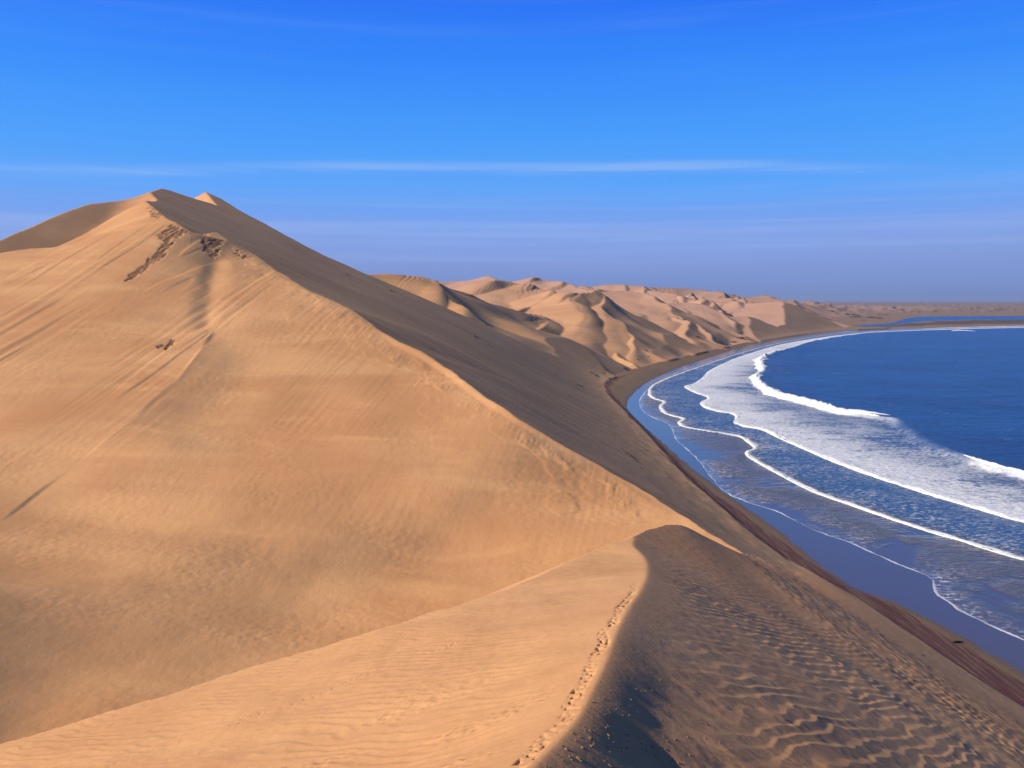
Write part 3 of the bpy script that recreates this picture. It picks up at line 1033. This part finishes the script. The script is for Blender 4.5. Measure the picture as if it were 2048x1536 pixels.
PX_S1 = [(2700, 1590), (2300, 1402), (2180, 1345), (2048, 1282), (1960, 1242), (1925, 1225), (1893, 1203), (1868, 1182), (1858, 1155), (1800, 1131), (1735, 1102), (1690, 1082), (1630, 1062),
         (1560, 1026), (1500, 1006), (1450, 985), (1418, 950), (1400, 925), (1375, 900), (1352, 880), (1345, 862), (1335, 848), (1312, 838), (1290, 826), (1278, 806), (1288, 786), (1318, 762), (1360, 742), (1420, 722), (1470, 704),
         (1530, 688), (1600, 674), (1680, 665), (1800, 659), (2048, 652.5), (2600, 646)]
PX_S2 = [(2700, 1275), (2300, 1190), (2048, 1121), (1900, 1077), (1800, 1046), (1700, 1011), (1640, 990), (1600, 972), (1555, 948), (1522, 930), (1495, 913), (1492, 904), (1508, 897), (1495, 885),
         (1478, 874), (1430, 865), (1385, 858), (1362, 852), (1356, 845), (1363, 838), (1342, 832), (1324, 824), (1319, 812), (1326, 804), (1308, 798), (1297, 790), (1300, 774), (1325, 760), (1370, 743), (1425, 724), (1480, 706),
         (1540, 690), (1610, 676), (1690, 666.5), (1800, 660), (2048, 653.3), (2600, 646.5)]
PX_S3 = [(2700, 1190), (2300, 1108), (2048, 1046), (1950, 1018), (1850, 988), (1760, 959), (1680, 930), (1610, 900), (1560, 878), (1525, 861), (1490, 855), (1467, 846), (1472, 836), (1462, 828), (1432, 823), (1408, 815), (1402, 806), (1416, 796), (1390, 786),
         (1370, 774), (1388, 768), (1405, 757), (1420, 742), (1460, 722), (1505, 706), (1560, 690), (1630, 677), (1710, 667.3), (1810, 661), (2048, 654), (2600, 647)]
PX_S4 = [(2700, 1110), (2300, 1022), (2048, 957), (1990, 944), (1955, 932), (1925, 921), (1885, 907), (1845, 886), (1812, 862), (1790, 846), (1760, 841), (1720, 834), (1680, 829), (1640, 817), (1600, 806), (1560, 796), (1538, 786), (1520, 772), (1513, 757), (1526, 746), (1521, 728),
         (1528, 716), (1555, 706), (1585, 697), (1612, 687), (1645, 679), (1690, 671), (1740, 665.5), (1810, 662), (1900, 659), (2048, 655.5), (2600, 648)]
S1, S2, S3, S4 = [world_line(p, 5) for p in (PX_S1, PX_S2, PX_S3, PX_S4)]


def s4_break(D):
    """how strongly the outer breaker is broken, by distance along the bay"""
    return np.interp(D, [0, 262, 285, 292, 312, 372, 392, 430, 2200, 2300], [1, 1, .8, .35, 0.06, 0.06, .5, 1, 1, .6])


def sea_height(X, Y, dists=None):
    ds = poly_dist(X, Y, SHORE) if dists is None else dists[0]
    d1, d2, d3, d4 = [-poly_dist(X, Y, S) for S in (S1, S2, S3, S4)] if dists is None else dists[1:]
    r = np.hypot(X, Y)
    lob = fbm(X / 9, Y / 9, 2, 401)
    e2 = d2 + 0.8 * lob
    e3 = d3 + 1.2 * lob
    e4 = d4 + 1.2 * fbm(X / 12, Y / 12, 2, 402)
    z = np.zeros(X.shape, np.float32)
    fade = 1 - sstep(700, 1800, r)
    z += 0.03 * sstep(0, 0.6, d1)
    z += fade * 0.30 * sstep(-0.1, 0.9, e2) * (0.45 + 0.55 * np.exp(-np.clip(e2, 0, None) / 10))
    z += fade * 0.45 * sstep(-0.2, 1.4, e3) * (0.35 + 0.65 * np.exp(-np.clip(e3, 0, None) / 14))
    # the outer breaker: steep on the shore side, long back
    prof = np.where(e4 > 0, np.exp(-(e4 / 9.0) ** 2), np.exp(-(e4 / 3.2) ** 2))
    z += 1.9 * fade * prof
    # swell out at sea and wind chop
    off = sstep(4, 60, d4)
    u, v = fac_rot(X, Y, 0.5)
    z += off * fade * 0.28 * np.sin(2 * math.pi * (d4 / 34 + 0.35 * noise2(X / 90, Y / 90, 404))) * (0.4 + 0.6 * noise2(X / 120, Y / 80, 405))
    ch = sstep(0, 3, e2) * (1 - sstep(350, 900, r))
    z += ch * (0.07 * fbm(u / 4.2, v / 2.6, 2, 406) + 0.05 * noise2(u / 1.6, v / 1.1, 407) * sstep(300, 150, r))
    return z


def mat_foam():
    m = bpy.data.materials.new('sea_foam')
    m.use_nodes = True
    t = NT(m.node_tree)
    t.n.clear()
    pos = t.new('ShaderNodeNewGeometry').outputs['Position']
    n = t.noise(pos, 1.1, 5, 0.65)
    col = t.mix(t.smooth(n, 0.35, 0.65), (0.62, 0.68, 0.74), (0.86, 0.87, 0.86))
    finish(t, col, pos, [(n, 0.5, 0.6)], 0.7, 0.2)
    return m


M_FOAM = mat_foam()


def mat_sea():
    m = bpy.data.materials.new('sea_water')
    m.use_nodes = True
    t = NT(m.node_tree)
    t.n.clear()
    pos = t.new('ShaderNodeNewGeometry').outputs['Position']
    d1, d2, d3, d4, ds, bk = [t.attr(n) for n in ('d1', 'd2', 'd3', 'd4', 'ds', 'bk')]
    one = lambda v: t.math('SUBTRACT', 1.0, v)
    mul = lambda a, b: t.math('MULTIPLY', a, b)
    add = lambda a, b: t.math('ADD', a, b)
    lob = t.math('SUBTRACT', t.noise(pos, 0.16, 4, 0.6), 0.5)
    fine = t.noise(pos, 0.7, 6, 0.68, 0.4)                       # lacy foam
    fin2 = t.noise(t.scaled(pos, (0.55, 1.1, 1), (0, 0, 0.3)), 1.0, 6, 0.72, 0.8)
    big = t.noise(pos, 0.045, 4, 0.6, 0.5)
    huge = t.noise(pos, 0.012, 3, 0.5)
    e1 = add(d1, mul(lob, 1.6))
    e2 = add(d2, mul(lob, 4.0))
    e3 = add(d3, mul(lob, 6.0))
    e4 = add(d4, mul(lob, 7.0))
    # body colour
    deep = t.mix(t.smooth(huge, 0.35, 0.65), (0.004, 0.046, 0.195), (0.008, 0.068, 0.265))
    cat1 = t.noise(t.scaled(pos, (0.030, 0.16, 1), (0, 0, 0.12)), 1.0, 5, 0.65, 0.4)
    cat2 = t.noise(t.scaled(pos, (0.10, 0.42, 1), (0, 0, 0.12)), 1.0, 4, 0.65, 0.3)
    deep = t.mix(mul(t.smooth(cat1, 0.40, 0.70), 0.55), deep, (0.003, 0.024, 0.105))
    deep = t.mix(mul(t.smooth(cat2, 0.52, 0.74), 0.50), deep, (0.020, 0.105, 0.34))
    surf = (0.022, 0.085, 0.24)
    film = (0.074, 0.078, 0.112)
    body = t.mix(t.smooth(d4, -40.0, 25.0), surf, deep)
    body = t.mix(t.smooth(e2, -0.5, 8.0), film, body)
    body = t.mix(mul(one(t.smooth(ds, -2.0, 0.2)), 0.0), body, film)
    # foam amounts
    wid = t.noise(pos, 0.055, 3, 0.6)
    wv = t.smooth(wid, 0.3, 0.7)
    line1 = mul(mul(t.smooth(e1, -0.05, 0.12), one(t.smooth(t.math('DIVIDE', add(e1, mul(t.math('SUBTRACT', fine, 0.5), 0.9)), add(0.25, wv)), 0.3, 0.9))), add(0.35, mul(wv, 0.6)))
    lace1 = mul(mul(t.smooth(e1, 0.0, 0.5), one(t.smooth(e1, 3.0, 20.0))), mul(t.smooth(fin2, 0.47, 0.66), mul(t.smooth(big, 0.40, 0.58), 0.8)))
    line2 = mul(t.smooth(e2, -0.1, 0.3), one(t.smooth(add(e2, mul(fine, 3.0)), 2.3, 4.2)))
    tr2 = mul(mul(t.smooth(e2, 0.0, 1.0), one(mul(t.smooth(e2, 4.0, 26.0), 0.45))), t.smooth(add(fin2, mul(t.math('SUBTRACT', big, 0.5), 0.25)), 0.48, 0.64))
    tr2 = mul(mul(tr2, 0.85), one(t.smooth(e3, -1.0, 3.0)))
    line3 = mul(t.smooth(e3, -0.1, 0.4), one(t.smooth(add(e3, mul(fine, 5.0)), 4.0, 9.0)))
    cov = add(mul(t.smooth(e3, 60.0, 2.0), 0.13), mul(t.math('SUBTRACT', big, 0.5), 0.35))
    mass = mul(mul(t.smooth(e3, 0.0, 2.0), one(t.smooth(e4, -6.0, 4.0))), t.smooth(add(add(mul(fin2, 0.45), add(mul(fine, 0.3), mul(cat2, 0.25))), cov), 0.455, 0.60))
    mass = mul(mass, add(0.55, mul(t.smooth(e3, 45.0, 5.0), 0.33)))
    line4 = mul(bk, mul(t.smooth(e4, -6.0, -2.5), one(t.smooth(add(e4, mul(fine, 4.0)), 1.0, 4.0))))
    caps = mul(mul(t.smooth(e4, 3.0, 10.0), one(t.smooth(e4, 30.0, 90.0))), mul(t.smooth(big, 0.60, 0.72), mul(t.smooth(fin2, 0.52, 0.66), 0.55)))
    foam = line1
    for f in (lace1, line2, tr2, line3, mass, line4, caps):
        foam = t.math('MAXIMUM', foam, f)
    col = t.mix(foam, body, t.mix(t.smooth(fine, 0.35, 0.65), (0.55, 0.64, 0.80), (0.86, 0.87, 0.87)))
    wv1 = t.noise(t.scaled(pos, (0.35, 0.8, 1), (0, 0, 0.25)), 1.0, 4, 0.6, 0.5)
    wv2 = t.noise(t.scaled(pos, (0.05, 0.14, 1), (0, 0, 0.2)), 1.0, 3, 0.55, 0.4)
    live = t.math('MAXIMUM', t.smooth(e2, -1.0, 3.0), mul(t.smooth(e1, 1.0, 8.0), mul(t.smooth(big, 0.35, 0.6), 0.8)))
    h1 = mul(wv1, live)
    h2 = mul(wv2, t.smooth(e4, -10.0, 20.0))
    calm = add(0.10, mul(live, 0.16))
    rgh = add(calm, mul(foam, 0.5))
    b = finish(t, col, pos, [(h2, 4.5, 0.6), (h1, 1.3, 0.7), (mul(foam, live), 0.5, 0.5)], rgh, 0.5)
    t.put(b.inputs['Specular IOR Level'], t.math('SUBTRACT', 0.5, t.math('MULTIPLY', live, 0.25)))
    b.inputs['IOR'].default_value = 1.33
    return m


def build_sea():
    ph = np.concatenate([np.linspace(R(2), R(36), 460, endpoint=False), np.linspace(R(36), R(110), 40)])
    r = np.concatenate([np.geomspace(60, 1000, 640, endpoint=False), np.geomspace(1000, 4200, 130, endpoint=False), np.geomspace(4200, 26000, 20)])
    PH, RR = np.meshgrid(ph, r)
    X = (RR * np.sin(PH)).ravel().astype(np.float32)
    Y = (RR * np.cos(PH)).ravel().astype(np.float32)
    ds = poly_dist(X, Y, SHORE)
    ok = ds < 14
    dd = [np.full(X.shape, -99, np.float32) for _ in range(4)]
    z = np.zeros(X.size, np.float32)
    xs, ys = X[ok], Y[ok]
    sub = [-poly_dist(xs, ys, S) for S in (S1, S2, S3, S4)]
    for a, b in zip(dd, sub):
        a[ok] = b
    z[ok] = sea_height(xs, ys, [ds[ok]] + sub)
    idx = np.arange(X.size, dtype=np.int32).reshape(PH.shape)
    a, b, c, d = idx[:-1, :-1].ravel(), idx[:-1, 1:].ravel(), idx[1:, 1:].ravel(), idx[1:, :-1].ravel()
    Fc = np.stack([a, b, c, d], 1)
    rr = RR.ravel()
    V = np.stack([X, Y, z], 1)
    far = (rr > 1500)
    lag = far & (ds > 0)
    mat = mat_sea()

    def emit(name, faces, label, cat):
        used, inv = np.unique(faces, return_inverse=True)
        me = new_mesh(name, V[used], inv.reshape(-1, 4))
        for nm, arr in (('ds', -ds), ('d1', np.where(lag, 300, dd[0])), ('d2', np.where(lag, 300, dd[1])), ('d3', np.where(lag, 300, dd[2])), ('d4', np.where(lag, 300, dd[3])), ('bk', s4_break(Y))):
            add_attr(me, nm, arr[used])
        obj(name, me, mat, label, cat, 'structure')

    fm = ds[Fc].min(1)
    flag = lag[Fc[:, 0]]
    emit('sea', Fc[(fm < 12) & ~flag], 'deep blue sea in the curved bay with white surf rolling to the beach', 'sea')
    emit('lagoon', Fc[flag & (rr[Fc[:, 0]] < 5000)], 'narrow blue lagoon behind the sand spit at the far end of the bay', 'lagoon')


build_sea()


# ------------------------------------------------------------------ breaking waves: lumpy rolls of foam lying along the surf lines
def roll(name, px, w_in, w_out, h, label, seed, thr=-0.25, step=0.0035):
    P = world_line(px, 14)
    # resample by distance
    out = [P[0]]
    for q in P[1:]:
        if np.linalg.norm(q - out[-1]) > max(0.35, step * np.hypot(*q)):
            out.append(q)
    P = np.array(out)
    T = np.gradient(P, axis=0)
    T /= np.linalg.norm(T, axis=1, keepdims=True)
    N = np.stack([T[:, 1], -T[:, 0]], 1)            # seaward
    nt = 13
    sc = np.clip(np.hypot(P[:, 0], P[:, 1]) / 400, 0.7, 1.6)[:, None]
    tt = np.linspace(-1, 1, nt)[None, :]
    jog = noise2(P[:, 0] / 16, P[:, 1] / 16, seed + 7)[:, None] * 0.9 + noise2(P[:, 0] / 6, P[:, 1] / 6, seed)[:, None] * 0.5 + noise2(P[:, 0] / 2.2, P[:, 1] / 2.2, seed + 1)[:, None] * 0.3
    ends = np.clip(np.minimum(np.arange(len(P)), np.arange(len(P))[::-1]) / 12, 0, 1)[:, None] ** 0.6
    off = (np.where(tt < 0, tt * w_in, tt * w_out) * np.clip(0.75 + 0.8 * jog, 0.15, 2) + jog * 0.5) * sc * (0.15 + 0.85 * ends)
    X = P[:, :1] + N[:, :1] * off
    Y = P[:, 1:] + N[:, 1:] * off
    base = sea_height(X.ravel(), Y.ravel()).reshape(X.shape)
    prof = np.clip(1 - tt * tt, 0, 1) ** 0.7
    lump = 0.65 + 0.55 * noise2(X / 2.0, Y / 2.0, seed + 2) + 0.35 * noise2(X / 0.8, Y / 0.8, seed + 3)
    Z = base + 0.02 + h * prof * np.clip(lump, 0.1, 2) * ends
    Z[:, 0] -= 0.15
    Z[:, -1] -= 0.15
    n, k = X.shape
    idx = np.arange(n * k).reshape(n, k)
    F = np.stack([idx[:-1, :-1].ravel(), idx[:-1, 1:].ravel(), idx[1:, 1:].ravel(), idx[1:, :-1].ravel()], 1)
    F = F[:, ::-1]
    me = new_mesh(name, np.stack([X.ravel(), Y.ravel(), Z.ravel()], 1), F)
    fx = X.ravel()[F].mean(1)
    fy = Y.ravel()[F].mean(1)
    return obj(name, me, M_FOAM, label, 'wave', None, 'waves breaking along the bay')


roll('breaking_wave', PX_S2[0:16], 0.5, 1.5, 0.30, 'long low wave front of white foam on the second line out from the wet sand', 11)
roll('breaking_wave', PX_S2[15:27], 0.3, 0.9, 0.15, 'small scalloped wave edge lapping the wet sand at the inner bend of the bay', 21)
roll('breaking_wave', PX_S3[0:12], 0.8, 2.4, 0.5, 'broad wave front edging the wide white surf, third line out from the wet sand', 31)
roll('breaking_wave', PX_S3[11:27], 0.5, 1.8, 0.35, 'scalloped wave front edging the white surf at the bend of the bay', 41)
roll('breaking_wave', PX_S4[0:6], 1.2, 1.6, 0.9, 'breaking crest cut off by the right edge beyond the wide white surf', 51)
roll('breaking_wave', PX_S4[10:20], 3.4, 2.8, 1.9, 'thick tumbling white breaker farthest out along the bend of the bay', 61)
roll('breaking_wave', PX_S4[19:24], 4.2, 3.2, 1.9, 'lumpy white breaker spreading into a foam patch beyond the bend', 71)
roll('breaking_wave', [(1605, 689), (1622, 683), (1640, 680), (1665, 675), (1700, 670), (1735, 665.5), (1775, 662.5)], 4.0, 3.0, 1.0, 'thin white breaker running along the far curve of the beach', 81)
roll('breaking_wave', [(1690, 823), (1715, 822), (1740, 826), (1762, 829), (1786, 832)], 2.2, 3.2, 1.1, 'short separate crest of pale foam beside the thick tumbling breaker', 91)
roll('breaking_wave', [(1845, 657.8), (1880, 656.3), (1920, 655.2), (1980, 653.6), (2060, 652), (2250, 649.5)], 5, 5, 0.6, 'white line of surf washing the far sand spit', 101)
roll('breaking_wave', [(1903, 662), (1915, 661), (1930, 661), (1952, 662.4)], 7, 7, 2.0, 'lone small whitecap off the far sand spit', 111)


# ------------------------------------------------------------------ where a sight line meets the ground
GROUND = [o for o in COL.objects if o.get('kind') == 'structure' and o.type == 'MESH' and o.name.split('.')[0] in ('sand_dune', 'dune_field', 'beach')]
bpy.context.view_layer.update()


def ground_at(px, py, only=None):
    d = Vector(ray(px, py).tolist()).normalized()
    best = None
    for o in GROUND:
        if only and o.name not in only:
            continue
        ok, loc, nrm, _ = o.ray_cast(Vector(CAM.tolist()), d)
        if ok and (best is None or loc.y < best[0].y):
            best = (loc, nrm)
    return best


def plain_mat(name, c1, c2, scale, rough=0.95):
    m = bpy.data.materials.new(name)
    m.use_nodes = True
    t = NT(m.node_tree)
    t.n.clear()
    tc = t.new('ShaderNodeTexCoord').outputs['Object']
    n = t.noise(tc, scale, 4, 0.6)
    finish(t, t.mix(t.smooth(n, 0.3, 0.7), c1, c2), tc, [(n, 0.3 / scale, 0.6)], rough, 0.1)
    return m


M_CLOD = plain_mat('clod_sand', (0.22, 0.14, 0.08), (0.42, 0.28, 0.16), 6)
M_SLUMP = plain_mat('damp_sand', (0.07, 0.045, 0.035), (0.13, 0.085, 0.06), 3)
M_SCRUB = plain_mat('scrub', (0.05, 0.045, 0.03), (0.14, 0.11, 0.075), 0.4)
M_WOOD = plain_mat('wet_driftwood', (0.018, 0.014, 0.012), (0.05, 0.04, 0.032), 4, 0.7)


def lump_mesh(name, seed, flat=0.7, n=9, m=6, rough=0.3):
    """an angular lump, flat below, about one metre across"""
    r = np.random.default_rng(seed)
    V, F = [], []
    for j in range(m):
        a = math.pi / 2 * j / (m - 1) if j < m - 1 else math.pi / 2
        for i in range(n):
            th = 2 * math.pi * i / n
            k = 0.5 * (1 + rough * (r.random() - 0.5) * 2)
            V.append((k * math.cos(a) * math.cos(th), k * math.cos(a) * math.sin(th), flat * k * math.sin(a) - 0.12))
    for j in range(m - 1):
        for i in range(n):
            F.append((j * n + i, j * n + (i + 1) % n, (j + 1) * n + (i + 1) % n, (j + 1) * n + i))
    return new_mesh(name, V, F, False)


CLODS = [lump_mesh('sand_clod', 40 + k, 0.75, 7, 4, 0.35) for k in range(5)]
for me in CLODS:
    me.materials.append(M_CLOD)
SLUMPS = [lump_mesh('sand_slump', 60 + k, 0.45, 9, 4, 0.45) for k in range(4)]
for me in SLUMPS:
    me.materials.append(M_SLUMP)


def put(name, me, loc, size, label, cat, group=None, rz=None, stretch=(1, 1, 1)):
    o = bpy.data.objects.new(name, me)
    COL.objects.link(o)
    o.location = loc
    o.scale = (size * stretch[0], size * stretch[1], size * stretch[2])
    o.rotation_euler = (0, 0, rng.random() * 6.28 if rz is None else rz)
    o['label'] = label
    o['category'] = cat
    if group:
        o['group'] = group
    return o


# clods fallen on the shaded slope below the near crest
nclod = 0
while nclod < 120:
    c = [(1215, 1440), (1190, 1500), (1300, 1500), (1400, 1480), (1260, 1380), (1150, 1520), (1330, 1440)][nclod % 7]
    px, py = rng.normal(c[0], 45), rng.normal(c[1], 38)
    if py > 1534 or px > 1480:
        continue
    h = ground_at(px, py, ['sand_dune'])
    if h is None or h[0].y < 12 or h[1].x < 0.25:
        continue
    put('sand_clod', CLODS[nclod % 5], h[0], 0.045 + 0.09 * rng.random() ** 2, 'small clod of sand fallen on the dark slope right of the trodden crest', 'sand clod', 'sand clods scattered below the near crest')
    nclod += 1
# dark slumps on the long seaward face
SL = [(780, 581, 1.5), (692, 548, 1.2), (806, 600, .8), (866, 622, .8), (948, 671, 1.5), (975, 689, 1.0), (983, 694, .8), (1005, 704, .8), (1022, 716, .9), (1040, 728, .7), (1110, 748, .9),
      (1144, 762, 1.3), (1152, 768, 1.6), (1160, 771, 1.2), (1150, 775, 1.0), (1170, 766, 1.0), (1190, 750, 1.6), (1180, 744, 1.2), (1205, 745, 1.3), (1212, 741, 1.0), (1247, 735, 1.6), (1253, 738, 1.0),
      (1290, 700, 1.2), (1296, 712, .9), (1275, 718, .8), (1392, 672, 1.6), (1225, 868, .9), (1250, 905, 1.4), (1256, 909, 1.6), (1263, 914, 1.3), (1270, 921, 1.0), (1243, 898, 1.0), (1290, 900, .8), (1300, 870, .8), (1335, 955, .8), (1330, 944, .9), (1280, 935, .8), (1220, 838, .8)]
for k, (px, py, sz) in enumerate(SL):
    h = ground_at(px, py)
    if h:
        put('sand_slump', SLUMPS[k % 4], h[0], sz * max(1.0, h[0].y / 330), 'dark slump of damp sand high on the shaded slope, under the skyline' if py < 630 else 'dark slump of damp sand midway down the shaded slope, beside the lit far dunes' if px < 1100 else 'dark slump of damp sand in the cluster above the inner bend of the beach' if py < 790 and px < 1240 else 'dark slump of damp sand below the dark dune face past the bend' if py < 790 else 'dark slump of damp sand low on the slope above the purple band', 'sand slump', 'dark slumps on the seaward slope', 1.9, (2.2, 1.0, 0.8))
# things lying on the beach
h = ground_at(1916, 1286)
if h:
    n, k = 22, 8
    P = []
    for i in range(n):
        t_ = i / (n - 1)
        rad = 0.24 * math.sin(math.pi * min(max(t_, 0.04), 0.96)) ** 0.5 * (1.0 - 0.35 * t_)
        for j in range(k):
            a = 2 * math.pi * j / k
            w = 1 + 0.15 * math.sin(5 * a + 7 * t_)
            P.append((t_ * 2.4 - 1.2, rad * w * math.cos(a) + 0.12 * math.sin(3 * t_), rad * w * math.sin(a) + 0.16 + 0.05 * math.sin(6 * t_)))
    F = [(i * k + j, (i + 1) * k + j, (i + 1) * k + (j + 1) % k, i * k + (j + 1) % k) for i in range(n - 1) for j in range(k)]
    me = new_mesh('driftwood_log', P, F)
    me.materials.append(M_WOOD)
    put('driftwood_log', me, h[0], 1.0, 'black driftwood log lying at the edge of the wet sand', 'log', None, 0.25)
h = ground_at(1845, 1311)
if h:
    put('beach_stone', SLUMPS[1].copy(), h[0], 0.75, 'small dark stone on the brown sand above the purple band', 'stone', None, 0.4, (1.0, 0.7, 1.0))
h = ground_at(1885, 1403)
if h:
    put('beach_stone', SLUMPS[2].copy(), h[0], 0.5, 'smaller dark stone near the foot of the rippled slope', 'stone', None, 1.0, (0.7, 0.7, 1.5))
for px, py, L_, rz, lab in [(1459, 684, 15, 0.35, 'dark straight bank of drift leaning down to the far beach'), (1474, 675, 20, -0.5, 'dark curved bank of drift along the far dune foot')]:
    h = ground_at(px, py)
    if h:
        put('drift_bank', SLUMPS[3].copy(), h[0], L_, lab, 'drift bank', None, rz, (1.4, 0.35, 0.35))
# scrub hummocks on the far plain
HM = [(1800, 620, 26, 'peaked dark scrub hummock standing alone above the lagoon'), (1757, 629, 16, 'left one of two small dark scrub hummocks side by side near the lagoon tip'), (1770, 630, 13, 'right one of two small dark scrub hummocks side by side near the lagoon tip'),
      (1709, 631, 30, 'wide dark scrub hummock just past the last big dune'), (1712, 635, 24, 'low dark scrub hummock in front of the wide one past the last big dune'), (1742, 636, 26, 'dark scrub hummock on the shore at the lagoon tip, farther left'), (1755, 637, 24, 'dark scrub hummock on the shore at the lagoon tip, farther right'), (1727, 641, 10, 'smallest dark scrub hummock by the lagoon shore'),
      (1692, 628, 16, None), (1868, 624, 16, 'faint scrub hummock beyond the middle of the lagoon'), (1700, 622, 12, None), (1640, 612, 14, None), (2003, 620, 22, 'broad faint scrub hummock near the right edge beyond the lagoon'), (1660, 622, 14, None), (1820, 612, 18, 'distant scrub hummock near the skyline above the lagoon')]
HUM = [lump_mesh('scrub_hummock', 80 + k, 0.42, 14, 6, 0.3) for k in range(3)]
for me in HUM:
    me.materials.append(M_SCRUB)
for k, (px, py, w, lab) in enumerate(HM):
    h = ground_at(px, py)
    if h:
        put('scrub_hummock', HUM[k % 3], h[0], w * 1.5, lab or 'low dark scrub hummock behind the last big dune', 'hummock', 'scrub hummocks on the far plain', None, (1.3, 1.0, 1.0))


# ------------------------------------------------------------------ sea haze: one closed box of thin air round everything
def build_haze(density):
    x0, x1, y0, y1, z0, z1 = -27500, 27500, -27500, 27500, -7.0, 162.0
    V = [(x, y, z) for z in (z0, z1) for y in (y0, y1) for x in (x0, x1)]
    F = [(0, 2, 3, 1), (4, 5, 7, 6), (0, 1, 5, 4), (2, 6, 7, 3), (0, 4, 6, 2), (1, 3, 7, 5)]
    me = new_mesh('haze', V, F, False)
    m = bpy.data.materials.new('haze_air')
    m.use_nodes = True
    t = NT(m.node_tree)
    t.n.clear()
    v = t.new('ShaderNodeVolumePrincipled')
    v.inputs['Color'].default_value = (0.55, 0.70, 0.97, 1)
    v.inputs['Density'].default_value = density
    v.inputs['Anisotropy'].default_value = 0.2
    out = t.new('ShaderNodeOutputMaterial')
    t.l.new(v.outputs[0], out.inputs['Volume'])
    obj('haze', me, m, 'thin bluish sea haze over the bay and the far dunes', 'haze', 'stuff')


build_haze(4.8e-5)
